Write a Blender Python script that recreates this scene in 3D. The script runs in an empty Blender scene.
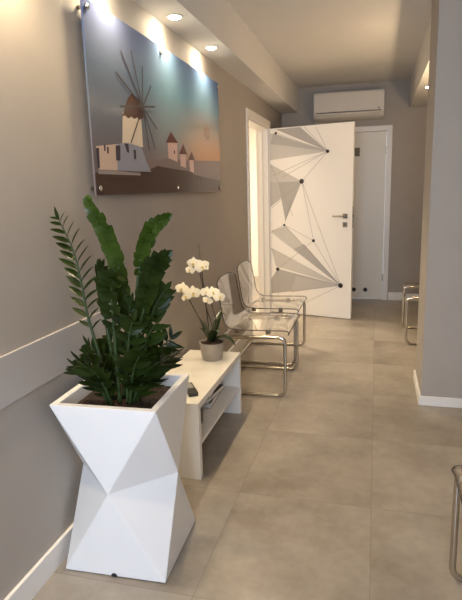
import bpy, bmesh, math, random
from mathutils import Vector, Matrix
random.seed(7)
S = bpy.context.scene
COL = S.collection
PI = math.pi

# ------------------------------------------------------------------ camera, world, light, exposure
CAM = Vector((1.1511, 0.0, 1.3962)); YAW, PITCH, ROLL, FPX = .2617, .2021, -.0269, 536.28
cy, sy, ct, st = math.cos(YAW), math.sin(YAW), math.cos(PITCH), math.sin(PITCH)
fw = Vector((-sy*ct, cy*ct, -st)); rt = Vector((cy, sy, 0)); up = rt.cross(fw)
r2 = math.cos(ROLL)*rt + math.sin(ROLL)*up; u2 = -math.sin(ROLL)*rt + math.cos(ROLL)*up
cd = bpy.data.cameras.new('camera'); cam = bpy.data.objects.new('camera', cd); COL.objects.link(cam)
cam.matrix_world = Matrix(((r2.x, u2.x, -fw.x, CAM.x), (r2.y, u2.y, -fw.y, CAM.y), (r2.z, u2.z, -fw.z, CAM.z), (0, 0, 0, 1)))
cd.sensor_fit = 'VERTICAL'; cd.sensor_height = 24; cd.lens = FPX*24/600; cd.shift_x = -2/600
cd.clip_start = .03
S.camera = cam

W = bpy.data.worlds.new('world'); S.world = W; W.use_nodes = True
W.node_tree.nodes['Background'].inputs[0].default_value = (.80, .90, 1.0, 1)
W.node_tree.nodes['Background'].inputs[1].default_value = 1.0
S.view_settings.view_transform = 'Standard'; S.view_settings.look = 'None'
S.view_settings.exposure = 0.92; S.view_settings.gamma = 1; S.view_settings.use_curve_mapping = False

def area(name, loc, rot, sx, sy_, power, color):
    l = bpy.data.lights.new(name, 'AREA'); l.shape = 'RECTANGLE'; l.size = sx; l.size_y = sy_; l.energy = power; l.color = color
    o = bpy.data.objects.new(name, l); COL.objects.link(o); o.location = loc; o.rotation_euler = rot
    return o
WARM = (1.0, .75, .44); SOFTWARM = (1.0, .84, .62); DAY = (.66, .83, 1.10)
P_SPOT, P_FAR, P_PEND, P_DAY, P_SIDE, P_WALL, P_WALL2 = 14, 9, 18.5, 54, 74, 16, 4
# daylight coming in through the window opening behind the camera
area('window_daylight', (1.0, -2.25, 1.55), (-PI/2, 0, PI), 1.5, 1.5, P_DAY, DAY)
# ceiling lamp of the room beyond the open door
area('side_room_lamp', (-.95, 6.2, 2.5), (0, 0, 0), .6, .6, P_SIDE, SOFTWARM)

# ------------------------------------------------------------------ materials
def mat(name, color, rough=.5, metal=0, spec=.5, coat=0, coat_rough=.05, emit=None, es=0):
    m = bpy.data.materials.new(name); m.use_nodes = True
    b = m.node_tree.nodes['Principled BSDF']
    b.inputs['Base Color'].default_value = (*color, 1); b.inputs['Roughness'].default_value = rough
    b.inputs['Metallic'].default_value = metal; b.inputs['Specular IOR Level'].default_value = spec
    b.inputs['Coat Weight'].default_value = coat; b.inputs['Coat Roughness'].default_value = coat_rough
    if emit: b.inputs['Emission Color'].default_value = (*emit, 1); b.inputs['Emission Strength'].default_value = es
    return m
def noisy(m, c1, c2, scale=6, detail=6, bump=0, bscale=60, coords='Object', stretch=None):
    nt = m.node_tree; b = nt.nodes['Principled BSDF']
    tc = nt.nodes.new('ShaderNodeTexCoord'); src = tc.outputs[coords]
    if stretch:
        mp = nt.nodes.new('ShaderNodeMapping'); mp.inputs['Scale'].default_value = stretch; nt.links.new(src, mp.inputs[0]); src = mp.outputs[0]
    n = nt.nodes.new('ShaderNodeTexNoise'); n.inputs['Scale'].default_value = scale; n.inputs['Detail'].default_value = detail
    nt.links.new(src, n.inputs['Vector'])
    r = nt.nodes.new('ShaderNodeValToRGB'); r.color_ramp.elements[0].position = .32; r.color_ramp.elements[1].position = .68
    r.color_ramp.elements[0].color = (*c1, 1); r.color_ramp.elements[1].color = (*c2, 1)
    nt.links.new(n.outputs['Fac'], r.inputs[0]); nt.links.new(r.outputs[0], b.inputs['Base Color'])
    if bump:
        n2 = nt.nodes.new('ShaderNodeTexNoise'); n2.inputs['Scale'].default_value = bscale; n2.inputs['Detail'].default_value = 4
        nt.links.new(src, n2.inputs['Vector'])
        bp = nt.nodes.new('ShaderNodeBump'); bp.inputs['Strength'].default_value = bump; bp.inputs['Distance'].default_value = .01
        nt.links.new(n2.outputs['Fac'], bp.inputs['Height']); nt.links.new(bp.outputs[0], b.inputs['Normal'])
    return r
M = {}
M['wall'] = mat('greige_wall_paint', (.40, .36, .315), .75, spec=.25); noisy(M['wall'], (.392, .352, .312), (.412, .372, .33), 3, bump=.05, bscale=220)
M['band'] = mat('grey_wall_board', (.46, .435, .42), .5, spec=.3)
M['ceiling'] = mat('ceiling_paint', (.80, .76, .70), .85, spec=.2); noisy(M['ceiling'], (.71, .69, .66), (.73, .71, .68), 4)
M['trim'] = mat('white_trim_paint', (.80, .77, .73), .4)
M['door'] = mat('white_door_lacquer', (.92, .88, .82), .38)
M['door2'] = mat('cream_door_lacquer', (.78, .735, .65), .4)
M['g_l'] = mat('print_pale_grey', (.60, .57, .53), .4); M['g_l2'] = mat('print_light_grey', (.52, .49, .46), .4)
M['g_m2'] = mat('print_mid_grey', (.46, .44, .42), .4); M['g_m'] = mat('print_grey', (.44, .415, .395), .4)
M['g_line'] = mat('print_line_grey', (.33, .31, .29), .4); M['ink'] = mat('print_black', (.02, .018, .02), .4)
M['steel'] = mat('brushed_steel', (.34, .31, .27), .35, 1)
M['bronze'] = mat('dull_bronze', (.16, .14, .09), .5)
M['chrome'] = mat('chrome', (.56, .52, .46), .12, 1)
M['white_lacquer'] = mat('white_planter_lacquer', (.82, .81, .80), .32)
M['bench'] = mat('white_bench_foil', (.82, .79, .73), .35)
M['black'] = mat('black_plastic', (.03, .03, .03), .45)
M['darkgrey'] = mat('dark_grey_plastic', (.10, .10, .10), .4)
M['midgrey'] = mat('grey_paper', (.30, .30, .29), .5)
M['acp'] = mat('air_conditioner_plastic', (.66, .60, .51), .4)
M['acd'] = mat('air_conditioner_slot', (.12, .10, .09), .5)
M['soil'] = mat('dark_potting_soil', (.05, .03, .02), .95); noisy(M['soil'], (.014, .008, .006), (.055, .030, .019), 60, bump=.6, bscale=120)
M['leaf'] = mat('glossy_dark_leaf', (.02, .06, .018), .28, spec=.14); noisy(M['leaf'], (.009, .016, .003), (.024, .040, .006), 7)
M['leaf2'] = mat('glossy_young_leaf', (.045, .12, .03), .22, spec=.3); noisy(M['leaf2'], (.020, .040, .004), (.044, .078, .009), 9)
M['stem'] = mat('green_stem', (.030, .055, .014), .45)
M['orchid_leaf'] = mat('orchid_leaf', (.018, .05, .015), .3); noisy(M['orchid_leaf'], (.010, .022, .006), (.024, .045, .012), 12)
M['petal'] = mat('white_petal', (.86, .80, .64), .5); M['petal'].node_tree.nodes['Principled BSDF'].inputs['Subsurface Weight'].default_value = .15
M['petal'].node_tree.nodes['Principled BSDF'].inputs['Subsurface Radius'].default_value = (.01, .008, .005)
M['lip'] = mat('yellow_flower_lip', (.72, .56, .20), .5)
M['twig'] = mat('brown_green_stem', (.07, .055, .03), .5); M['stake'] = mat('dark_stake', (.04, .028, .022), .5)
M['bark'] = mat('orchid_bark', (.07, .04, .03), .9); noisy(M['bark'], (.04, .02, .014), (.12, .07, .05), 90)
M['pot'] = mat('grey_ceramic', (.36, .32, .27), .45); noisy(M['pot'], (.33, .295, .25), (.39, .345, .295), 14)
M['bulb'] = mat('lit_bulb', (1, .9, .7), .4, emit=(1, .86, .62), es=190)
M['bulb_far'] = mat('lit_bulb_dim', (1, .9, .7), .4, emit=(1, .86, .62), es=32)
M['ring'] = mat('spotlight_ring', (.75, .70, .62), .35)

# clear acrylic of the chairs: see-through with a fresnel gloss, smoky at the rims
def acrylic(name, tint, gloss_boost):
    m = bpy.data.materials.new(name); m.use_nodes = True; nt = m.node_tree; nt.nodes.remove(nt.nodes['Principled BSDF'])
    out = nt.nodes['Material Output']; t = nt.nodes.new('ShaderNodeBsdfTransparent'); t.inputs[0].default_value = (*tint, 1)
    g = nt.nodes.new('ShaderNodeBsdfGlossy'); g.inputs['Roughness'].default_value = .06; g.inputs[0].default_value = (.95, .93, .9, 1)
    f = nt.nodes.new('ShaderNodeFresnel'); f.inputs[0].default_value = 1.49
    a = nt.nodes.new('ShaderNodeMath'); a.operation = 'MULTIPLY'; a.inputs[1].default_value = gloss_boost; nt.links.new(f.outputs[0], a.inputs[0])
    mx = nt.nodes.new('ShaderNodeMixShader'); nt.links.new(a.outputs[0], mx.inputs[0]); nt.links.new(t.outputs[0], mx.inputs[1]); nt.links.new(g.outputs[0], mx.inputs[2])
    nt.links.new(mx.outputs[0], out.inputs[0]); return m
M['acrylic'] = acrylic('clear_acrylic', (.945, .94, .93), .30)
M['rim'] = mat('smoky_acrylic_rim', (.055, .048, .042), .25, spec=.3)

# floor: large concrete-look tiles in a straight grid
def floor_mat():
    m = mat('concrete_look_tiles', (.33, .28, .22), .33, spec=.45); nt = m.node_tree; b = nt.nodes['Principled BSDF']; L = nt.links
    tc = nt.nodes.new('ShaderNodeTexCoord'); sx = nt.nodes.new('ShaderNodeSeparateXYZ'); L.new(tc.outputs['Object'], sx.inputs[0])
    def math_(op, a, bb=None):
        n = nt.nodes.new('ShaderNodeMath'); n.operation = op
        for i, v in enumerate((a, bb)):
            if v is None: continue
            if isinstance(v, (int, float)): n.inputs[i].default_value = v
            else: L.new(v, n.inputs[i])
        return n.outputs[0]
    TX, TY, OX, OY = .602, .68, 1.165, 2.22
    ux = math_('DIVIDE', math_('SUBTRACT', sx.outputs[0], OX), TX); uy = math_('DIVIDE', math_('SUBTRACT', sx.outputs[1], OY), TY)
    ex = math_('MULTIPLY', math_('PINGPONG', ux, .5), TX); ey = math_('MULTIPLY', math_('PINGPONG', uy, .5), TY)
    gr = math_('LESS_THAN', math_('MINIMUM', ex, ey), .0022)
    cb = nt.nodes.new('ShaderNodeCombineXYZ'); L.new(math_('FLOOR', ux), cb.inputs[0]); L.new(math_('FLOOR', uy), cb.inputs[1])
    wn = nt.nodes.new('ShaderNodeTexWhiteNoise'); L.new(cb.outputs[0], wn.inputs['Vector'])
    va = nt.nodes.new('ShaderNodeVectorMath'); va.operation = 'MULTIPLY_ADD'; L.new(wn.outputs['Color'], va.inputs[0]); va.inputs[1].default_value = (9, 9, 9); L.new(tc.outputs['Object'], va.inputs[2])
    n1 = nt.nodes.new('ShaderNodeTexNoise'); n1.inputs['Scale'].default_value = 2.6; n1.inputs['Detail'].default_value = 9; n1.inputs['Roughness'].default_value = .62; L.new(va.outputs[0], n1.inputs['Vector'])
    n2 = nt.nodes.new('ShaderNodeTexNoise'); n2.inputs['Scale'].default_value = 22; n2.inputs['Detail'].default_value = 6; L.new(va.outputs[0], n2.inputs['Vector'])
    f = math_('ADD', math_('ADD', math_('MULTIPLY', n1.outputs['Fac'], .72), math_('MULTIPLY', n2.outputs['Fac'], .16)), math_('MULTIPLY', wn.outputs['Value'], .10))
    r = nt.nodes.new('ShaderNodeValToRGB'); r.color_ramp.elements[0].position = .33; r.color_ramp.elements[1].position = .66
    r.color_ramp.elements[0].color = (.235, .198, .155, 1); r.color_ramp.elements[1].color = (.42, .368, .305, 1); L.new(f, r.inputs[0])
    mx = nt.nodes.new('ShaderNodeMix'); mx.data_type = 'RGBA'; L.new(math_('MULTIPLY', gr, .4), mx.inputs[0]); L.new(r.outputs[0], mx.inputs[6]); mx.inputs[7].default_value = (.16, .135, .11, 1)
    L.new(mx.outputs[2], b.inputs['Base Color'])
    rr = nt.nodes.new('ShaderNodeMapRange'); rr.inputs[3].default_value = .26; rr.inputs[4].default_value = .46; L.new(n1.outputs['Fac'], rr.inputs[0]); L.new(rr.outputs[0], b.inputs['Roughness'])
    return m
M['floor'] = floor_mat()

# the printed dusk sky: blends by position on the print itself (object coordinates of the panel)
def sky_print():
    m = mat('print_dusk_sky', (.3, .35, .4), .14, spec=.18); nt = m.node_tree; L = nt.links; b = nt.nodes['Principled BSDF']
    tc = nt.nodes.new('ShaderNodeTexCoord'); s = nt.nodes.new('ShaderNodeSeparateXYZ'); L.new(tc.outputs['Object'], s.inputs[0])
    def ramp(src, lo, hi, stops):
        mr = nt.nodes.new('ShaderNodeMapRange'); mr.inputs[1].default_value = lo; mr.inputs[2].default_value = hi; L.new(src, mr.inputs[0])
        r = nt.nodes.new('ShaderNodeValToRGB'); e = r.color_ramp.elements
        while len(e) < len(stops): e.new(.5)
        for k, (pp, c) in enumerate(stops): e[k].position = pp; e[k].color = (*c, 1)
        L.new(mr.outputs[0], r.inputs[0]); return r.outputs[0]
    left = ramp(s.outputs[2], .17, .76, [(0, (.17, .14, .15)), (.25, (.145, .155, .185)), (.6, (.115, .15, .215)), (1, (.125, .155, .29))])
    mid = ramp(s.outputs[2], .17, .76, [(0, (.25, .21, .21)), (.3, (.22, .265, .29)), (.6, (.15, .275, .36)), (1, (.115, .20, .36))])
    right = ramp(s.outputs[2], .2, .76, [(0, (.50, .26, .13)), (.14, (.50, .29, .16)), (.34, (.34, .28, .24)), (.62, (.15, .26, .36)), (1, (.09, .16, .33))])
    f1 = nt.nodes.new('ShaderNodeMapRange'); f1.interpolation_type = 'SMOOTHSTEP'; f1.inputs[1].default_value = .3; f1.inputs[2].default_value = 1.0; L.new(s.outputs[1], f1.inputs[0])
    f2 = nt.nodes.new('ShaderNodeMapRange'); f2.interpolation_type = 'SMOOTHSTEP'; f2.inputs[1].default_value = .85; f2.inputs[2].default_value = 1.55; L.new(s.outputs[1], f2.inputs[0])
    a = nt.nodes.new('ShaderNodeMix'); a.data_type = 'RGBA'; L.new(f1.outputs[0], a.inputs[0]); L.new(left, a.inputs[6]); L.new(mid, a.inputs[7])
    c = nt.nodes.new('ShaderNodeMix'); c.data_type = 'RGBA'; L.new(f2.outputs[0], c.inputs[0]); L.new(a.outputs[2], c.inputs[6]); L.new(right, c.inputs[7])
    L.new(c.outputs[2], b.inputs['Base Color']); return m
M['sky'] = sky_print()
def flat(name, c): M[name] = mat(name, c, .16, spec=.18)
flat('print_tower', (.62, .52, .42)); flat('print_thatch', (.085, .042, .033)); flat('print_blade', (.07, .06, .065))
flat('print_warm_wall', (.56, .42, .34)); flat('print_cool_wall', (.27, .275, .33)); flat('print_window', (.06, .05, .07))
flat('print_low_wall', (.30, .25, .24)); flat('print_ground', (.075, .048, .038)); flat('print_sea', (.21, .155, .15))
flat('print_mill', (.55, .38, .34)); flat('print_mill_roof', (.11, .045, .04)); flat('print_mill_wall', (.20, .155, .15)); flat('print_cloud', (.30, .21, .18))

# ------------------------------------------------------------------ helpers
class MB:
    """collects shapes; build() links them as ONE mesh object"""
    def __init__(s): s.bm = bmesh.new(); s.mi = 0; s.mats = []
    def use(s, m):
        if m not in s.mats: s.mats.append(m)
        s.mi = s.mats.index(m); return s
    def face(s, vs, smooth=False):
        try: f = s.bm.faces.new(vs)
        except ValueError: return None
        f.material_index = s.mi; f.smooth = smooth; return f
    def poly(s, pts, smooth=False): return s.face([s.bm.verts.new(p) for p in pts], smooth)
    def box(s, x0, y0, z0, x1, y1, z1, bev=0):
        v = [s.bm.verts.new((x, y, z)) for x in (x0, x1) for y in (y0, y1) for z in (z0, z1)]
        fs = [s.face([v[i] for i in q]) for q in ((0,1,3,2), (4,6,7,5), (0,4,5,1), (2,3,7,6), (0,2,6,4), (1,5,7,3))]
        if bev:
            ed = {e for f in fs for e in f.edges}
            r = bmesh.ops.bevel(s.bm, geom=list(ed), offset=bev, segments=2, affect='EDGES', profile=.6)
            for f in r['faces']: f.material_index = s.mi
        return s
    def tube(s, pts, r, n=10, closed=False, caps=True):
        pts = [Vector(p) for p in pts]; N = len(pts); rr = r if isinstance(r, (list, tuple)) else [r]*N
        rings = []; prev = None
        for i, p in enumerate(pts):
            a = pts[(i-1) % N] if (closed or i > 0) else p; b = pts[(i+1) % N] if (closed or i < N-1) else p
            t = (b-a).normalized()
            if prev is None: nrm = t.orthogonal().normalized()
            else:
                nrm = prev - t*prev.dot(t)
                nrm = nrm.normalized() if nrm.length > 1e-6 else t.orthogonal().normalized()
            prev = nrm; bn = t.cross(nrm)
            rings.append([s.bm.verts.new(p + (nrm*math.cos(2*PI*k/n) + bn*math.sin(2*PI*k/n))*rr[i]) for k in range(n)])
        if closed:   # twist the last joint back onto the first ring
            best = min(range(n), key=lambda o: sum((rings[-1][k].co-rings[0][(k+o) % n].co).length for k in range(n)))
        for i in range(N if closed else N-1):
            A, B = rings[i], rings[(i+1) % N]; o = best if (closed and i == N-1) else 0
            for k in range(n): s.face([A[k], A[(k+1) % n], B[(k+1+o) % n], B[(k+o) % n]], True)
        if not closed and caps: s.face(rings[0][::-1]); s.face(rings[-1])
        return s
    def lathe(s, prof, c=(0, 0, 0), n=32, axis='z'):
        c = Vector(c)
        def P(r, h, a):
            if axis == 'z': return c + Vector((r*math.cos(a), r*math.sin(a), h))
            if axis == 'x': return c + Vector((h, r*math.cos(a), r*math.sin(a)))
            return c + Vector((r*math.sin(a), h, r*math.cos(a)))
        rings = [[s.bm.verts.new(P(r, h, 2*PI*k/n)) for k in range(n)] for r, h in prof]
        for A, B in zip(rings, rings[1:]):
            for k in range(n): s.face([A[k], A[(k+1) % n], B[(k+1) % n], B[k]], True)
        s.face(rings[0][::-1]); s.face(rings[-1])
        return s
    def build(s, name, m=None, parent=None, fix=True):
        if fix: bmesh.ops.recalc_face_normals(s.bm, faces=s.bm.faces)
        me = bpy.data.meshes.new(name); s.bm.to_mesh(me); s.bm.free()
        for q in (s.mats or [m]): me.materials.append(q)
        o = bpy.data.objects.new(name, me); COL.objects.link(o)
        if parent: o.parent = parent
        return o
def tag(o, label=None, cat=None, group=None, kind=None):
    for k, v in (('label', label), ('category', cat), ('group', group), ('kind', kind)):
        if v: o[k] = v
    return o
def empty(name, loc, rz=0):
    o = bpy.data.objects.new(name, None); COL.objects.link(o); o.location = loc; o.rotation_euler = (0, 0, rz); o.empty_display_size = .05; return o
def copy_tree(o, parent=None):
    c = o.copy(); COL.objects.link(c)
    if parent: c.parent = parent
    for ch in list(o.children): copy_tree(ch, c)
    return c
def struct(name, mb, m=None, parent=None): return tag(mb.build(name, m, parent), kind='structure')
def smooth_path(pts, k=6):
    P = [Vector(p) for p in pts]; out = []
    for i in range(len(P)-1):
        a = P[max(i-1, 0)]; b = P[i]; c = P[i+1]; d = P[min(i+2, len(P)-1)]
        for j in range(k):
            t = j/k
            out.append(.5*((2*b) + (c-a)*t + (2*a-5*b+4*c-d)*t*t + (3*b-a-3*c+d)*t**3))
    out.append(P[-1]); return out
def rounded(pts, r, n=6, closed=False):
    P = [Vector(p) for p in pts]; out = []; N = len(P)
    for i, p in enumerate(P):
        if not closed and i in (0, N-1): out.append(p); continue
        a = (P[(i-1) % N]-p); b = (P[(i+1) % N]-p); d = min(r, a.length*.49, b.length*.49); A = p + a.normalized()*d; B = p + b.normalized()*d
        for k in range(n+1):
            t = k/n; out.append(A*(1-t)**2 + p*2*t*(1-t) + B*t*t)
    return out

# ------------------------------------------------------------------ the setting
YB, ZC, SW, SZ = 6.8445, 2.58, .1975, 2.2976       # back wall, ceiling, left bulkhead width and underside
XR, YF = 2.02, -2.2                                  # right wall, wall behind the camera
XP, YP0, YP1 = 1.464, 3.468, 3.97                     # wall stub on the right
D0, D1, DZ = 4.975, 5.955, 2.045                     # doorway in the left wall
WT = .13
struct('floor', MB().box(-2.4, YF-.2, -.1, XR+.15, 8.6, 0), M['floor'])
struct('ceiling', MB().box(-WT, YF-.2, ZC, XR+.15, YB+.15, ZC+.1), M['ceiling'])
w = MB().box(-WT, YF-.1, 0, 0, D0, ZC).box(-WT, D0, DZ, 0, D1, ZC).box(-WT, D1, 0, 0, YB+.13, ZC)
struct('wall_left', w, M['wall'])
BD0, BD1, BDZ = .46, 1.255, 2.035                    # opening of the closed door in the back wall
w = MB().box(0, YB, 0, BD0, YB+.13, ZC).box(BD1, YB, 0, XR+.13, YB+.13, ZC).box(BD0, YB, BDZ, BD1, YB+.13, ZC)
struct('wall_back', w, M['wall'])
struct('wall_right', MB().box(XR, YF-.1, 0, XR+.13, YB, ZC), M['wall'])
struct('wall_stub_right', MB().box(XP, YP0, 0, XR, YP1, ZC), M['wall'])
w = MB().box(0, YF-.12, 0, .15, YF, ZC).box(1.85, YF-.12, 0, XR, YF, ZC).box(.15, YF-.12, 0, 1.85, YF, .75).box(.15, YF-.12, 2.35, 1.85, YF, ZC)
struct('wall_front', w, M['wall'])
wf = MB()
for a, b in ((.15, .21), (.97, 1.03), (1.79, 1.85)): wf.box(a, YF-.09, .75, b, YF-.03, 2.35)
for a, b in ((.75, .81), (2.29, 2.35)): wf.box(.15, YF-.09, a, 1.85, YF-.03, b)
struct('window_1', wf, M['trim'])
struct('ceiling_bulkhead_left', MB().box(0, YF, SZ, SW, YB, ZC), M['ceiling'])
struct('ceiling_bulkhead_right', MB().box(1.495, YP1, 2.28, XR, YB, ZC), M['ceiling'])
# room beyond the doorway
w = MB().box(-2.4, 4.0, 0, -2.27, 8.6, ZC).box(-2.27, 4.0, 0, -WT, 4.1, ZC).box(-2.27, 8.5, 0, -WT, 8.6, ZC).box(-WT-.02, YB+.13, 0, 0, 8.6, ZC)
struct('wall_side_room', w, M['trim'])
struct('ceiling_side_room', MB().box(-2.4, 4.0, ZC, -WT, 8.6, ZC+.1), M['trim'])
# baseboards
def baseboard(name, segs):
    b = MB()
    for q in segs: b.box(*q, bev=.003)
    struct(name, b, M['trim'])
BH, BT = .098, .014
baseboard('baseboard_left', [(0, YF, 0, BT, D0-.075, BH), (0, D1+.075, 0, BT, YB, BH)])
baseboard('baseboard_back', [(BT, YB-BT, 0, BD0-.07, YB, BH), (BD1+.07, YB-BT, 0, XR, YB, BH)])
BS = .062
baseboard('baseboard_right', [(XP-BT, YP0-BT, 0, XP, YP1+BT, BS), (XP, YP0-BT, 0, XR, YP0, BS), (XP, YP1, 0, XR, YP1+BT, BS), (XR-BT, YF, 0, XR, YP0-BT, BS), (XR-BT, YP1+BT, 0, XR, YB-BT, BS)])
# protective board along the left wall
struct('trim_1', MB().box(0, YF, .728, .010, 2.42, .895, bev=.003), M['band'])
# door casings
def casing(name, mb): struct(name, mb, M['trim'])
c = MB()
CW, CT = .07, .014
c.box(0, D0-CW, 0, CT, D0, DZ+CW, bev=.003).box(0, D1, 0, CT, D1+CW, DZ+CW, bev=.003).box(0, D0, DZ, CT, D1, DZ+CW, bev=.003)
c.box(-WT, D0, 0, 0, D0+.022, DZ).box(-WT, D1-.022, 0, 0, D1, DZ).box(-WT, D0+.022, DZ-.022, 0, D1-.022, DZ)
c.box(-.075, D0+.022, 0, -.060, D0+.036, DZ-.022).box(-.075, D1-.036, 0, -.060, D1-.022, DZ-.022)      # door stop
casing('trim_2', c)
c = MB().box(BD0-.06, YB-.014, 0, BD0, YB, BDZ+.06, bev=.003).box(BD1, YB-.014, 0, BD1+.06, YB, BDZ+.06, bev=.003).box(BD0, YB-.014, BDZ, BD1, YB, BDZ+.06, bev=.003)
casing('trim_3', c)

# open printed door -------------------------------------------------
HY, DA, DW = 5.9725, .2635, .937
door = MB().use(M['door']).box(0, 0, .008, DW, .04, 2.035, bev=.0015)
ZOFF = [0]
def dpoly(pts, m):      # (u, z) on the door's front face, which is local y = 0
    ZOFF[0] += .00012; door.use(m).poly([(min(max(u, .004), DW-.004), -ZOFF[0], min(max(z, .012), 2.03)) for u, z in pts])
TRI = [('m', [(.079, 2.024), (.36, 2.026), (.666, 1.763)]), ('l', [(.005, 1.991), (.666, 1.763), (.005, 1.705)]), ('m2', [(.043, 1.985), (.666, 1.763), (.01, 1.876)]),
 ('l', [(.005, 1.666), (.378, 1.469), (.005, 1.451)]), ('l2', [(.005, 1.467), (.378, 1.469), (.005, 1.201)]), ('m', [(.103, 1.465), (.378, 1.469), (.184, 1.047)]),
 ('l', [(.005, .935), (.189, .992), (.824, .366)]), ('m', [(.403, .799), (.824, .366), (.284, .74)]), ('l', [(.005, .743), (.824, .366), (.062, .54)]),
 ('m', [(.005, .224), (.005, .387), (.086, .507), (.824, .366)]), ('l2', [(.245, .253), (.307, .439), (.824, .366)])]
for k, P in TRI: dpoly(P, M['g_'+k])
LINES = [((.537, 2.014), (.666, 1.763)), ((.403, 2.024), (.666, 1.763)), ((.666, 1.763), (.025, 1.537)), ((.666, 1.763), (.378, 1.469)), ((.666, 1.763), (.134, 1.512)), ((.02, 1.644), (.274, 1.102)),
 ((.378, 1.469), (.02, 1.19)), ((.378, 1.469), (.514, .838)), ((.378, 1.469), (.824, .366)), ((.437, 1.324), (.824, .366)), ((.17, 1.003), (.824, .366)), ((.17, 1.003), (.01, .923)),
 ((.17, 1.003), (.514, .838)), ((.009, .923), (.824, .366)), ((.514, .838), (.086, .507)), ((.514, .838), (.824, .366)), ((.086, .507), (.09, .148)), ((.086, .507), (.824, .366)),
 ((.086, .507), (.005, .387)), ((.824, .366), (.244, .05)), ((.007, .743), (.824, .366)), ((.079, 1.984), (.666, 1.763)), ((.005, .224), (.824, .366)), ((.177, 1.036), (.263, 1.274))]
for a, b in LINES:
    A, B = Vector(a), Vector(b); n = Vector((-(B-A).y, (B-A).x)).normalized()*.0017
    dpoly([A-n, B-n, B+n, A+n], M['g_line'])
for (u, z), r in [((.079, 1.984), .014), ((.666, 1.763), .018), ((.378, 1.469), .026), ((.17, 1.003), .013), ((.514, .838), .017), ((.086, .507), .021), ((.824, .366), .026)]:
    dpoly([(u+r*math.cos(k*PI/10), z+r*math.sin(k*PI/10)) for k in range(20)], M['ink'])
d1 = door.build('door_1', fix=False)
d1.location = (0.011, HY-.005, 0); d1.rotation_euler = (0, 0, -DA)
tag(d1, 'open white door printed with grey triangles, thin lines and black dots', 'door', kind='structure')
h = MB().box(.838, -.007, 1.076, .888, -.0005, 1.126, bev=.002)
h.tube(rounded([(.863, -.004, 1.101), (.863, -.052, 1.101), (.745, -.052, 1.101)], .012), .0095)
tag(h.build('door_handle', M['steel'], d1), 'steel lever handle on a square rose')
kr = MB().use(M['steel']).box(.838, -.007, .988, .888, -.0005, 1.038, bev=.002); kr.use(M['ink']).box(.860, -.0085, 1.003, .866, -.0065, 1.023)
tag(kr.build('key_cover', None, d1), 'square steel keyhole cover')
MB().use(M['steel']).box(DW-.0005, .009, .98, DW+.001, .031, 1.20).use(M['ink']).box(DW+.0005, .013, 1.09, DW+.006, .027, 1.115).build('latch_plate', None, d1)
M['gap_shade'] = mat('hinge_gap_shade', (.075, .05, .035), .7)  # shade of the hinge gap, built as a dark brown strip
MB().box(-.012, -.0005, .008, -.0003, .030, 2.035).build('gap_shade_strip', M['gap_shade'], d1)
for z in (.25, 1.05, 1.82): MB().tube([(-.006, -.006, z-.05), (-.006, -.006, z+.05)], .006, 10).build('hinge', M['steel'], d1)

# closed door in the back wall ----------------------------------------
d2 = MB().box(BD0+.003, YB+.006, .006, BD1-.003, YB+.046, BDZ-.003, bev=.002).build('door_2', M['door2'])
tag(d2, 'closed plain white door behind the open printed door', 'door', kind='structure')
for x in (.905, 1.045): MB().lathe([(.0, 0), (.024, 0), (.026, -.003), (.026, -.006), (.018, -.006), (.017, -.003), (0, -.003)], (x, YB+.006, .122), 20, 'y').build('air_vent', M['ink'], d2)
for z in (.28, 1.81): MB().box(BD1-.012, YB-.014, z-.045, BD1+.004, YB+.004, z+.045, bev=.003).build('hinge', M['steel'], d2)
tag(MB().box(.885, YB-.002, 1.755, .945, YB+.006, 1.855, bev=.002).build('sign_plate', M['bronze'], d2), 'small dark metal plate near the top')

# ------------------------------------------------------------------ recessed spotlights
def downlight(x, y, z, label, group, power, spot=2.45, bulb='bulb'):
    r = empty('recessed_spotlight', (x, y, z))
    tag(r, label, 'ceiling light', group)
    MB().lathe([(.030, -.001), (.041, -.001), (.044, -.004), (.042, -.007), (.033, -.007), (.030, -.003)], n=28).build('ring', M['ring'], r)
    MB().lathe([(0, -.0015), (.029, -.0015), (.028, -.007), (.02, -.012), (0, -.014)], n=24).build('bulb', M[bulb], r)
    l = bpy.data.lights.new('spot_beam', 'SPOT'); l.energy = power; l.color = WARM; l.spot_size = spot; l.spot_blend = 1.0; l.shadow_soft_size = .025
    o = bpy.data.objects.new('spot_beam', l); COL.objects.link(o); o.parent = r; o.location = (0, 0, -.026)
    return r
G1 = 'spotlights in the left ceiling bulkhead'
downlight(.104, 3.541, SZ, 'round recessed spotlight in left bulkhead, above the right end of the windmill picture', G1, P_SPOT)
downlight(.104, 2.881, SZ, 'round recessed spotlight in left bulkhead, above the middle of the windmill picture', G1, P_SPOT)
downlight(.104, 2.221, SZ, 'round recessed spotlight above the left end of the windmill picture, over the planter', G1, P_SPOT)
downlight(.104, 1.561, SZ, 'round recessed spotlight in left bulkhead, nearer than the planter', G1, P_SPOT)
downlight(.104, .901, SZ, 'round recessed spotlight in left bulkhead, second nearer than the planter', G1, P_SPOT)
downlight(1.62, 4.86, 2.28, 'round recessed spotlight in right bulkhead, hidden behind the wall stub', 'spotlights in the right ceiling bulkhead', P_FAR, 1.6, 'bulb_far')
downlight(1.590, 5.50, 2.28, 'small bright spotlight in right bulkhead beside the wall stub corner', 'spotlights in the right ceiling bulkhead', P_FAR, 1.6, 'bulb_far')

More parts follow.
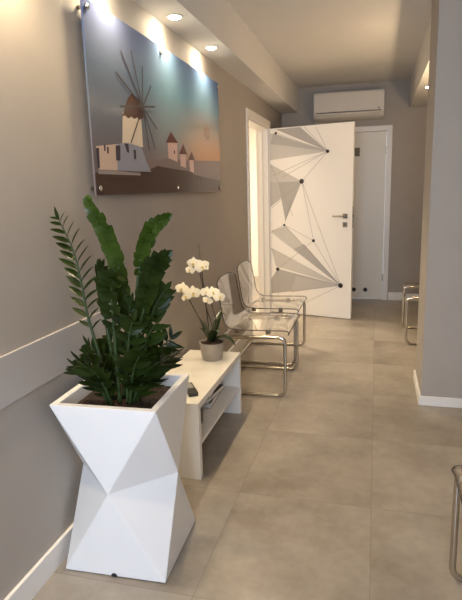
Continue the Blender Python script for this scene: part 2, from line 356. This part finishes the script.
# globe lamp added unseen behind the camera to brighten ceiling and walls
gp = tag(empty('added_globe_lamp', (1.25, -.9, ZC)), 'added unseen globe lamp hanging from the ceiling behind the viewer', 'ceiling light')
MB().lathe([(0, -.03), (.05, -.03), (.055, 0), (0, 0)], n=28).tube([(0, 0, -.03), (0, 0, -.30)], .004, 8).build('ceiling_cup', M['ring'], gp)
M['globe'] = mat('added_globe_glow', (1, .95, .85), .4, emit=(1, .77, .49), es=P_PEND)
gb = MB(); bmesh.ops.create_uvsphere(gb.bm, u_segments=28, v_segments=18, radius=.12, matrix=Matrix.Translation((0, 0, -.42)))
for f in gb.bm.faces: f.smooth = True
gb.build('globe', M['globe'], gp)

# unseen fill lamps added on the right wall: round the stub corner, beside the viewer
def added_wall_lamp(y, label, power):
    r = tag(empty('added_wall_lamp', (XR, y, 1.62)), label, 'added wall light', 'added unseen lamps on the right wall')
    MB().box(-.02, -.05, -.09, 0, .05, .09, bev=.004).build('back_plate', M['ring'], r)
    sh = MB(); sh.lathe([(.058, -.085), (.060, -.085), (.075, .085), (.073, .085), (.058, -.083)], (-.095, 0, 0), 28); sh.build('shade', M['ring'], r)
    MB().tube([(-.02, 0, 0), (-.040, 0, 0)], .01).build('arm', M['ring'], r)
    l = bpy.data.lights.new('added_lamp_light', 'POINT'); l.energy = power; l.color = WARM2; l.shadow_soft_size = .05
    o = bpy.data.objects.new('added_lamp_light', l); COL.objects.link(o); o.parent = r; o.location = (-.095, 0, .10)
    return r
WARM2 = (1.0, .75, .47)
added_wall_lamp(4.55, 'added cone wall lamp on the right wall, unseen round the corner of the wall stub', P_WALL)
added_wall_lamp(.9, 'added unseen cone wall lamp on the right wall beside the viewer', P_WALL2)

# ------------------------------------------------------------------ windmill picture on stand-offs
PY0, PY1, PZ0, PZ1 = 2.034, 3.905, 1.388, 2.146
pic = empty('wall_picture', (.012, PY0, PZ0))
tag(pic, 'large acrylic photo print of white windmills at dusk on the left wall', 'picture')
pm = MB().use(M['sky']).box(.017, 0, 0, .024, PY1-PY0, PZ1-PZ0)
off = [0]
def ppoly(pts, m):
    off[0] += .00012; pm.use(m).poly([(.024+off[0], min(max(y-PY0, .003), PY1-PY0-.003), min(max(z-PZ0, .003), PZ1-PZ0-.003)) for y, z in pts])
ppoly([(2.488, 1.555), (3.904, 1.607), (3.904, 1.44), (2.477, 1.475)], M['print_sea'])
ppoly([(3.60+.075*math.cos(k*PI/8), 1.775+.045*math.sin(k*PI/8)+.01*math.cos(3*k)) for k in range(16)], M['print_cloud'])
ppoly([(2.047, 1.482), (2.421, 1.484), (2.604, 1.511), (2.736, 1.536), (2.963, 1.531), (3.174, 1.523), (3.325, 1.496), (3.904, 1.467), (3.904, 1.38), (2.031, 1.38), (2.03, 1.478)], M['print_ground'])
ppoly([(2.73, 1.562), (2.892, 1.583), (3.033, 1.564), (3.188, 1.541), (3.297, 1.508), (3.166, 1.517), (2.725, 1.529)], M['print_mill_wall'])
for P in [[(2.866, 1.666), (3.015, 1.673), (3.007, 1.563), (2.866, 1.579)], [(3.057, 1.616), (3.156, 1.619), (3.15, 1.534), (3.056, 1.543)], [(3.212, 1.59), (3.294, 1.59), (3.297, 1.508), (3.222, 1.518)]]: ppoly(P, M['print_mill'])
for P in [[(2.921, 1.724), (2.84, 1.659), (3.028, 1.671)], [(3.116, 1.671), (3.039, 1.61), (3.179, 1.615)], [(3.263, 1.637), (3.193, 1.583), (3.319, 1.587)]]: ppoly(P, M['print_mill_roof'])
ppoly([(2.955, 1.625), (2.972, 1.626), (2.972, 1.607), (2.955, 1.606)], M['print_window'])
ppoly([(2.328, 1.755), (2.526, 1.774), (2.53, 1.614), (2.301, 1.6)], M['print_tower'])
ppoly([(2.437, 1.849), (2.39, 1.822), (2.359, 1.783), (2.321, 1.736), (2.352, 1.741), (2.382, 1.732), (2.416, 1.745), (2.447, 1.737), (2.483, 1.748), (2.504, 1.739), (2.553, 1.754), (2.549, 1.809), (2.496, 1.838)], M['print_thatch'])
ppoly([(2.253, 1.609), (2.345, 1.623), (2.509, 1.614), (2.581, 1.526), (2.615, 1.498), (2.237, 1.495)], M['print_cool_wall'])
ppoly([(2.058, 1.587), (2.253, 1.609), (2.237, 1.495), (2.068, 1.494)], M['print_warm_wall'])
for P in [[(2.059, 1.58), (2.083, 1.581), (2.078, 1.501), (2.061, 1.5)], [(2.126, 1.598), (2.14, 1.599), (2.139, 1.573), (2.126, 1.572)], [(2.151, 1.59), (2.167, 1.591), (2.166, 1.564), (2.152, 1.563)], [(2.233, 1.602), (2.28, 1.605), (2.271, 1.539), (2.23, 1.538)], [(2.323, 1.617), (2.365, 1.617), (2.367, 1.577), (2.344, 1.58)], [(2.415, 1.594), (2.441, 1.595), (2.44, 1.554), (2.417, 1.553)]]: ppoly(P, M['print_window'])
ppoly([(2.059, 1.492), (2.265, 1.493), (2.479, 1.487), (2.477, 1.478), (2.061, 1.476)], M['print_low_wall'])
HB = Vector((2.549, 1.805))
for q in [(2.344, 2.016), (2.452, 2.04), (2.28, 1.914), (2.573, 1.996), (2.669, 1.923), (2.709, 1.826), (2.719, 1.717), (2.68, 1.616), (2.602, 1.603), (2.39, 1.623), (2.297, 1.773)]:
    B = Vector(q); n = Vector((-(B-HB).y, (B-HB).x)).normalized()*.0042; ppoly([HB-n, B-n, B+n, HB+n], M['print_blade'])
pm.build('panel', None, pic, fix=False)
for y, z in ((.03, .725), (.79, .725), (1.84, .725), (.03, .03), (.95, .03), (1.84, .03)):
    MB().lathe([(.0085, -.012), (.0085, .017), (.0085, .0248), (.012, .0248), (.012, .031), (.010, .033), (0, .033)], (0, y, z), 20, 'x').build('stand_off', M['chrome'], pic)

# ------------------------------------------------------------------ faceted planter
pl = empty('planter', (.240, 1.762, 0), .036)
tag(pl, 'white faceted twisted square planter standing on the tiles by the left wall', 'planter')
H_, ZM, SS, RM, TH = .667, .337, .200, .200, .026
b = MB(); sq = [(-1, -1), (1, -1), (1, 1), (-1, 1)]; dm = [(0, -1), (1, 0), (0, 1), (-1, 0)]
T = [b.bm.verts.new((x*SS, y*SS*.973, H_)) for x, y in sq]; B_ = [b.bm.verts.new((x*SS, y*SS*.973, .004)) for x, y in sq]
Mv = [b.bm.verts.new((x*RM, y*RM*.973, ZM)) for x, y in dm]
for k in range(4):
    n = (k+1) % 4
    b.face([T[k], T[n], Mv[k]]); b.face([B_[n], B_[k], Mv[k]]); b.face([T[n], Mv[n], Mv[k]]); b.face([B_[n], Mv[k], Mv[n]])
TI = [b.bm.verts.new((x*(SS-TH), y*(SS*.973-TH), H_)) for x, y in sq]; SI = [b.bm.verts.new((x*(SS-TH-.012), y*(SS*.973-TH-.012), H_-.13)) for x, y in sq]
for k in range(4):
    n = (k+1) % 4; b.face([T[k], TI[k], TI[n], T[n]]); b.face([TI[k], SI[k], SI[n], TI[n]])
b.face(SI); b.face(B_[::-1])
bmesh.ops.bevel(b.bm, geom=[e for e in b.bm.edges if e.calc_length() > .05], offset=.0016, segments=2, affect='EDGES')
b.build('planter_body', M['white_lacquer'], pl)
dp = MB(); dp.poly([(.012*math.cos(a*PI/10), 0, .0045+.012*math.sin(a*PI/10)) for a in range(11)]); r = bmesh.ops.extrude_face_region(dp.bm, geom=dp.bm.faces[:]); bmesh.ops.translate(dp.bm, verts=[v for v in r['geom'] if isinstance(v, bmesh.types.BMVert)], vec=(0, -.004, 0))
o = dp.build('drain_plug', M['ink'], pl); o.location = (0, -SS*.973+.0005, 0); tag(o, 'small black plug at the foot')

# ------------------------------------------------------------------ leafy plant in the planter
zz = empty('leafy_plant', (.240, 1.762, .538), .036)
tag(zz, 'tall dark green glossy leafy plant growing in the white faceted planter', 'plant')
sm = MB(); n = 14; q = SS-TH-.0105
V = [[sm.bm.verts.new(((i/n*2-1)*q, (j/n*2-1)*(q-.0054), .085+random.uniform(-.004, .006) if 0 < i < n and 0 < j < n else .085)) for j in range(n+1)] for i in range(n+1)]
for i in range(n):
    for j in range(n): sm.face([V[i][j], V[i+1][j], V[i+1][j+1], V[i][j+1]], True)
lo = [sm.bm.verts.new((x*(q-.002), y*(q-.008), .001)) for x, y in sq]; sm.face(lo)
cn = [V[0][0], V[n][0], V[n][n], V[0][n]]
edge = [[V[i][0] for i in range(n+1)], [V[n][j] for j in range(n+1)], [V[i][n] for i in range(n, -1, -1)], [V[0][j] for j in range(n, -1, -1)]]
for k in range(4):
    sm.face(edge[k] + [lo[(k+1) % 4], lo[k]])
sm.build('soil', M['soil'], zz)
def leaf(mb, base, d, nrm, L, Wd, curl=.12, fold=.18, nl=6, tip=1.0):
    """ovate pointed leaflet with a folded midrib; d = direction, nrm = upper side"""
    d = d.normalized(); nrm = (nrm - d*nrm.dot(d)).normalized(); s = d.cross(nrm); rows = []
    for i in range(nl+1):
        t = i/nl; wd = Wd*.5*(math.sin(PI*min(1, t**.80))**.75 if 0 < t < 1 else 0)*(1-.12*t)
        c = base + d*(L*t) + nrm*(-curl*L*t*t)
        if i in (0, nl): rows.append([mb.bm.verts.new(c)])
        else: rows.append([mb.bm.verts.new(c + s*(wd*k) + nrm*(abs(k)*fold*wd)) for k in (-1, -.5, 0, .5, 1)])
    for A, B in zip(rows, rows[1:]):
        if len(A) == 1:
            for k in range(4): mb.face([A[0], B[k], B[k+1]], True)
        elif len(B) == 1:
            for k in range(4): mb.face([A[k], B[0], A[k+1]], True)
        else:
            for k in range(4): mb.face([A[k], B[k], B[k+1], A[k+1]], True)
RIGHT = Vector((1, 0, 0))
def frond(path, pairs, L, Wd, side, start=.3, lift=.75, mat_='leaf', splay=1.0, rad=.0085, jitter=.15, lean=0.0, fold=.18, edge=0.0):
    """path in room metres; side = direction in which the two rows of leaflets spread"""
    pts = [Vector((x-.240, y-1.762, z-.538)) for x, y, z in path]; pts = smooth_path(pts, 8); N = len(pts)
    st = MB().tube(pts, [rad*(1-.72*i/(N-1)) for i in range(N)], 8).build('frond', M['stem'], zz)
    mb = MB(); side = Vector(side).normalized()
    for k in range(pairs):
        t = start + (1-start)*k/(pairs-1); i = min(int(t*(N-1)), N-2); fr = t*(N-1)-i
        p = pts[i].lerp(pts[i+1], fr); tg = (pts[min(i+1, N-1)]-pts[max(i-1, 0)]).normalized()
        sd = (side - tg*side.dot(tg)).normalized(); fc = sd.cross(tg)
        e = math.sin(PI*(.18+.72*(t-start)/(1-start)))**.6
        for sgn in (-1, 1):
            j = Vector((random.uniform(-1, 1), random.uniform(-1, 1), random.uniform(-1, 1)))*jitter
            d = sd*sgn*splay + tg*lift + fc*lean + j
            nr = fc*(1-edge) + tg*(edge-.1) + sd*(-sgn)*.25 + j*.6
            leaf(mb, p - tg*.006*sgn, d, nr, L*e*random.uniform(.9, 1.08), Wd*e*random.uniform(.92, 1.08), curl=random.uniform(.05, .2), fold=fold)
    tg = (pts[-1]-pts[-3]).normalized(); sd = (side - tg*side.dot(tg)).normalized()
    leaf(mb, pts[-1], tg+sd*.1, sd.cross(tg), L*.62, Wd*.62, .1)
    mb.build('leaflets', M[mat_], st, fix=False)
B0 = .628
frond([(.235, 1.77, B0), (.262, 1.765, .86), (.268, 1.76, 1.02), (.254, 1.752, 1.15), (.216, 1.742, 1.27), (.172, 1.735, 1.365)], 15, .050, .052, (1, .15, .25), .34, .7, 'leaf2', .62, .010, .20, .50, .12)
frond([(.262, 1.78, B0), (.285, 1.785, .86), (.312, 1.79, 1.08), (.338, 1.795, 1.19), (.375, 1.80, 1.265), (.428, 1.80, 1.305)], 13, .048, .043, (.75, .3, -.6), .42, .8, 'leaf2', .62, .009, .20, .5)
frond([(.275, 1.74, B0), (.315, 1.73, .85), (.355, 1.72, .98), (.388, 1.71, 1.08), (.415, 1.70, 1.14), (.452, 1.70, 1.178)], 14, .062, .048, (.85, .2, -.3), .36, .7, 'leaf', .7, .009, .22, .5)
frond([(.205, 1.75, B0), (.165, 1.735, .80), (.135, 1.725, .95), (.122, 1.72, 1.08), (.103, 1.715, 1.20), (.062, 1.71, 1.305)], 13, .088, .026, (1, -.1, .18), .34, .8, 'leaf', .9, .007, .05, 0, .3, .6)
frond([(.205, 1.79, B0), (.18, 1.79, .85), (.168, 1.785, .98), (.175, 1.78, 1.07), (.182, 1.775, 1.12)], 9, .075, .04, (.8, -.5, 0), .4, .8, 'leaf', .7)
frond([(.245, 1.71, B0), (.252, 1.69, .85), (.258, 1.675, 1.0), (.268, 1.665, 1.09), (.285, 1.66, 1.10)], 12, .068, .046, (1, -.15, .1), .36, .7, 'leaf', .75, .0085, .30, .5)
frond([(.29, 1.77, B0), (.335, 1.77, .83), (.365, 1.765, .94), (.39, 1.76, 1.0), (.425, 1.755, 1.05)], 7, .075, .038, (.7, .4, -.4), .4, .8, 'leaf', .75)
# the dense lower growth
for k, (bx, by, tx, ty, tz, L) in enumerate([
    (.19, 1.73, .09, 1.70, .79, .09), (.20, 1.70, .115, 1.63, .79, .09), (.22, 1.69, .16, 1.60, .80, .09), 
     (.285, 1.71, .38, 1.63, .84, .10), (.30, 1.74, .43, 1.70, .80, .10), (.30, 1.76, .465, 1.76, .81, .10),
    (.29, 1.79, .42, 1.86, .84, .10), (.265, 1.81, .34, 1.90, .96, .09), (.235, 1.81, .22, 1.90, .98, .09), (.20, 1.80, .14, 1.86, .83, .09),
    (.19, 1.77, .085, 1.79, .82, .09), (.26, 1.75, .31, 1.72, 1.0, .085),
    (.27, 1.72, .335, 1.68, .95, .085), (.295, 1.755, .405, 1.74, .93, .09), (.225, 1.76, .145, 1.75, .76, .08),
    (.29, 1.73, .40, 1.67, .74, .095), (.21, 1.715, .15, 1.65, .73, .08)]):
    dx, dy = (tx-bx)*.86, (ty-by)*.86; tx, ty = bx+dx, by+dy; h = tz-B0
    frond([(bx, by, B0), (bx+dx*.25, by+dy*.25, B0+h*.45), (bx+dx*.6, by+dy*.6, B0+h*.8), (tx, ty, tz)], 7, L, .031, (-dy+.3, dx, .1), .22, .62, 'leaf', .85, .007, .25, .25)

# ------------------------------------------------------------------ low white bench
bn = empty('low_bench', (0, 2.284, 0))
tag(bn, 'low white open bench with a shelf, between the planter and the clear chairs', 'bench')
BX0, BX1, BY1, BZ = .018, .352, .848, .398
MB().box(BX0, 0, BZ-.034, BX1, BY1, BZ, bev=.0015).build('tabletop', M['bench'], bn)
for y in (0.0, BY1-.034): MB().box(BX0, y, 0, BX1, y+.034, BZ-.0345, bev=.0015).build('side_panel', M['bench'], bn)
MB().box(BX0, .0345, .163, BX1-.008, BY1-.0345, .181, bev=.001).build('shelf', M['bench'], bn)
def magazine(name, loc, rz, sx, sy_, t, cover, label, cat, group=None):
    r = empty(name, loc, rz); tag(r, label, cat, group)
    MB().use(M['trim']).box(-sx/2+.003, -sy_/2+.003, .0008, sx/2-.003, sy_/2-.003, t-.0008).build('pages', None, r)
    MB().box(-sx/2, -sy_/2, 0, sx/2, sy_/2, .0008).box(-sx/2, -sy_/2, t-.0008, sx/2, sy_/2, t).box(-sx/2-.0008, -sy_/2, 0, -sx/2, sy_/2, t).build('cover', cover, r)
G2 = 'magazines on the bench shelf'
magazine('magazine', (.165, 2.86, .181), .06, .20, .27, .032, M['darkgrey'], 'thick dark magazine at the bottom of the pile on the bench shelf', 'magazine', G2)
magazine('magazine', (.175, 2.85, .213), -.10, .19, .26, .026, M['black'], 'black magazine in the middle of the pile on the bench shelf', 'magazine', G2)
magazine('magazine', (.165, 2.87, .239), .14, .18, .25, .022, M['black'], 'black magazine on top of the pile on the bench shelf', 'magazine', G2)
magazine('booklet', (.20, 2.60, .181), .3, .13, .18, .008, M['midgrey'], 'thin grey booklet on the bench shelf, nearer than the dark pile', 'booklet', G2)
rc = empty('remote_control', (.262, 2.435, BZ), .55); tag(rc, 'small dark grey device on the white bench top beside the planter', 'remote control')
MB().box(-.024, -.075, 0, .024, .075, .022, bev=.004).build('casing', M['black'], rc)
MB().box(-.016, -.01, .0218, .016, .06, .0226).build('display', M['midgrey'], rc)

# ------------------------------------------------------------------ orchid
oc = empty('potted_orchid', (.215, 2.975, BZ)); OX, OY = .215, 2.975
tag(oc, 'white flowering orchid in a round grey pot on the bench end', 'potted plant')
MB().lathe([(0, 0), (.056, 0), (.060, .004), (.070, .06), (.076, .104), (.076, .108), (.070, .108), (.066, .09), (0, .088)], n=40).build('pot', M['pot'], oc)
bk = MB()
for k in range(70):
    a = random.uniform(0, 2*PI); rr = .062*math.sqrt(random.random()); s_ = random.uniform(.006, .012)
    m4 = Matrix.Translation((rr*math.cos(a), rr*math.sin(a), .092+random.uniform(0, .014))) @ Matrix.Rotation(random.uniform(0, 6), 4, Vector((random.random(), random.random(), random.random()+.1)).normalized()) @ Matrix.Diagonal((s_*1.6, s_, s_*.7, 1))
    r = bmesh.ops.create_icosphere(bk.bm, subdivisions=1, radius=1, matrix=m4)
bk.build('bark', M['bark'], oc)
def big_leaf(a, L, Wd, rise, droop):
    mb = MB(); d = Vector((math.cos(a), math.sin(a), 0)); s = Vector((-math.sin(a), math.cos(a), 0)); rows = []
    for i in range(11):
        t = i/10; c = d*(L*t*.95+.008) + Vector((0, 0, .10 + rise*t - droop*t*t)); wd = Wd*.5*(math.sin(PI*(.12+.88*t)**.9)**.6 if t < 1 else .05)
        rows.append([mb.bm.verts.new(c + s*(wd*k) + Vector((0, 0, abs(k)*wd*.35))) for k in (-1, -.5, 0, .5, 1)])
    for A, B in zip(rows, rows[1:]):
        for k in range(4): mb.face([A[k], B[k], B[k+1], A[k+1]], True)
    mb.build('leaf', M['orchid_leaf'], oc, fix=False)
for a in ((-.3, .17, .05, .20, .20), (.5, .13, .05, .12, .14), (-1.0, .14, .052, .26, .16), (2.7, .10, .034, .17, .10), (-1.9, .11, .046, .25, .08), (1.4, .15, .045, .27, .10)): big_leaf(*a)
def loc(x, y, z): return Vector((x-OX, y-OY, z-BZ))
SM1 = smooth_path([loc(.225, 2.975, .49), loc(.225, 2.965, .60), loc(.195, 2.955, .72), loc(.178, 2.955, .84), loc(.165, 2.95, .94), loc(.185, 2.945, .975), loc(.215, 2.94, .96)], 6)
SM2 = smooth_path([loc(.21, 2.975, .49), loc(.20, 2.96, .58), loc(.15, 2.945, .66), loc(.105, 2.94, .75), loc(.075, 2.935, .81), loc(.05, 2.93, .825)], 6)
SM3 = smooth_path([loc(.23, 2.98, .49), loc(.245, 2.98, .62), loc(.225, 2.97, .74), loc(.24, 2.96, .80), loc(.29, 2.95, .79)], 6)
for P in (SM1, SM2, SM3): MB().tube(P, .0032, 7).build('flower_stem', M['twig'], oc)
MB().tube([loc(.205, 2.985, .49), loc(.150, 2.985, 1.09)], .0035, 8).build('stake', M['stake'], oc)
def flower_mesh():
    mb = MB()
    for a, L, Wd in ((PI/2, .040, .030), (PI/2+2*PI/3*1.05, .038, .028), (PI/2-2*PI/3*1.05, .038, .028)):      # sepals
        leaf(mb, Vector((0, .001, 0)), Vector((math.cos(a), 0, math.sin(a))), Vector((0, -1, 0)), L, Wd, .12, -.08)
    for a in (.12, PI-.12): leaf(mb, Vector((0, -.001, 0)), Vector((math.cos(a), 0, math.sin(a))), Vector((0, -1, 0)), .044, .050, .14, -.10)
    return mb
def flower(x, y, z, yaw, tilt, sc=1.0):
    o = flower_mesh().build('flower', M['petal'], oc, fix=False)
    o.location = loc(x, y, z); o.rotation_euler = (tilt, random.uniform(-.4, .4), yaw); o.scale = (sc,)*3
    lp = MB().lathe([(0, -.017), (.004, -.016), (.0065, -.010), (.005, -.004), (.003, 0)], (0, 0, -.003), 12, 'y'); leaf(lp, Vector((0, -.008, -.004)), Vector((0, -.6, -1)), Vector((0, -1, .4)), .018, .013)
    lp.build('lip', M['lip'], o, fix=False)
for q in ((.130, 2.94, .985, .1, -.1, .95), (.186, 2.93, .968, .45, -.15, 1.1), (.108, 2.94, .945, -.1, -.3, .75), (.058, 2.925, .835, .0, -.3, 1.05), (.128, 2.92, .812, .4, -.2, 1.15),
          (.085, 2.915, .790, -.1, -.5, .85), (.205, 2.935, .815, .2, -.4, .95), (.245, 2.935, .815, .5, -.5, 1.05), (.285, 2.93, .790, .7, -.3, .95), (.215, 2.925, .770, .2, -.5, .75)): flower(*q)
for q in ((.215, 2.94, .955), (.148, 2.945, .985)):
    bm_ = MB(); bmesh.ops.create_uvsphere(bm_.bm, u_segments=10, v_segments=8, radius=.009, matrix=Matrix.Translation(loc(*q))); bm_.build('bud', M['petal'], oc)

# ------------------------------------------------------------------ clear chairs on chrome frames
def make_chair(label):
    root = tag(empty('clear_chair', (0, 0, 0)), label, 'chair', 'clear chairs on chrome cantilever frames')
    w_, xr, xf, zt, r = .285, -.245, .252, .425, .0125
    loop = [(xr, -w_, r), (xf, -w_, r), (xf, -w_, zt), (xr+.06, -w_, zt-.015), (xr+.06, w_, zt-.015), (xf, w_, zt), (xf, w_, r), (xr, w_, r)]
    MB().tube(rounded(loop, .052, 7, True), r, 12, closed=True).build('frame', M['chrome'], root)
    prof = smooth_path([(.268, .436), (.250, .447), (.12, .446), (-.06, .444), (-.145, .456), (-.188, .505), (-.208, .60), (-.226, .71), (-.240, .795)], 4)
    NP = len(prof); NW = 12; sw = .262; sh = MB(); top, bot = [], []
    def P(i, k, dz):
        x, z = prof[i].x, prof[i].y; a = prof[max(i-1, 0)]; b = prof[min(i+1, NP-1)]; t = (b-a).normalized(); nx, nz = t.y, -t.x    # normal towards the sitter
        s = k/NW*2-1; t_ = i/(NP-1); dish = .016*(s*s)*(1 if t_ > .1 else t_*10)
        wd = sw*(1-.10*max(0, (t_-.55)/.45)**2)*(1-.02*(t_ < .06))
        if t_ > .93: z -= .030*abs(s)**4*(t_-.93)/.07
        return (x + nx*(dish+dz), s*wd, z + nz*(dish+dz))
    for i in range(NP):
        top.append([sh.bm.verts.new(P(i, k, .003)) for k in range(NW+1)]); bot.append([sh.bm.verts.new(P(i, k, -.003)) for k in range(NW+1)])
    for i in range(NP-1):
        for k in range(NW):
            sh.face([top[i][k], top[i][k+1], top[i+1][k+1], top[i+1][k]], True); sh.face([bot[i][k], bot[i+1][k], bot[i+1][k+1], bot[i][k+1]], True)
    rim = [Vector(P(i, 0, 0)) for i in range(NP)] + [Vector(P(NP-1, k, 0)) for k in range(1, NW)] + [Vector(P(i, NW, 0)) for i in range(NP-1, -1, -1)] + [Vector(P(0, k, 0)) for k in range(NW-1, 0, -1)]
    shell = sh.build('seat_shell', M['acrylic'], root)
    tag(MB().tube(rim, .0038, 6, closed=True).build('rim', M['rim'], shell), 'dark gleaming edge of the clear shell')
    for x in (-.10, .12):
        for y in (-.19, .19):
            zz_ = .452
            MB().lathe([(.017, -.028), (.017, .004), (.013, .007), (0, .007)], (x, y, zz_-.003), 16).build('bolt', M['steel'], root)
    return root
proto = make_chair('clear chair with chrome frame against the left wall, right behind the white bench')
spots = [(.336, 3.700, 0, None), (.306, 4.375, 0, 'clear chair with chrome frame against the left wall, beside the open doorway'),
         (1.690, 5.155, PI, 'clear chair with chrome frame at the right wall, half hidden behind the wall stub'),
         (1.700, 1.535, PI, 'clear chair with chrome frame in the right foreground, only its leg in the picture')]
for i, (x, y, rz, lb) in enumerate(spots):
    o = proto if i == 0 else copy_tree(proto)
    o.location = (x, y, 0); o.rotation_euler = (0, 0, rz)
    if lb: o['label'] = lb

# ------------------------------------------------------------------ air conditioner
ac = empty('air_conditioner', (.81, YB, 2.17)); tag(ac, 'white wall air conditioner mounted on the back wall above the doors', 'air conditioner')
prof = [(0, 0), (-.10, .0), (-.165, .022), (-.192, .07), (-.196, .27), (-.185, .305), (0, .312)]
bd = MB(); hw = .40; A = [bd.bm.verts.new((-hw, y, z)) for y, z in prof]; B = [bd.bm.verts.new((hw, y, z)) for y, z in prof]
for k in range(len(prof)): n = (k+1) % len(prof); bd.face([A[k], A[n], B[n], B[k]])
bd.face(A); bd.face(B[::-1]); bmesh.ops.bevel(bd.bm, geom=bd.bm.edges[:], offset=.006, segments=2, affect='EDGES'); bd.build('body', M['acp'], ac)
MB().box(-hw+.012, -.202, .085, hw-.012, -.1955, .288, bev=.003).build('front_panel', M['acp'], ac)
fl = MB(); bmesh.ops.create_cube(fl.bm, size=1, matrix=Matrix.Translation((0, -.186, .047)) @ Matrix.Rotation(math.radians(-29), 4, 'X') @ Matrix.Diagonal((.70, .007, .052, 1))); fl.build('air_flap', M['acp'], ac)
MB().box(-.37, -.1990, .074, .37, -.185, .084).build('outlet_slot', M['acd'], ac)
MB().box(.335, -.2032, .096, .352, -.2015, .112).build('display', M['acd'], ac)
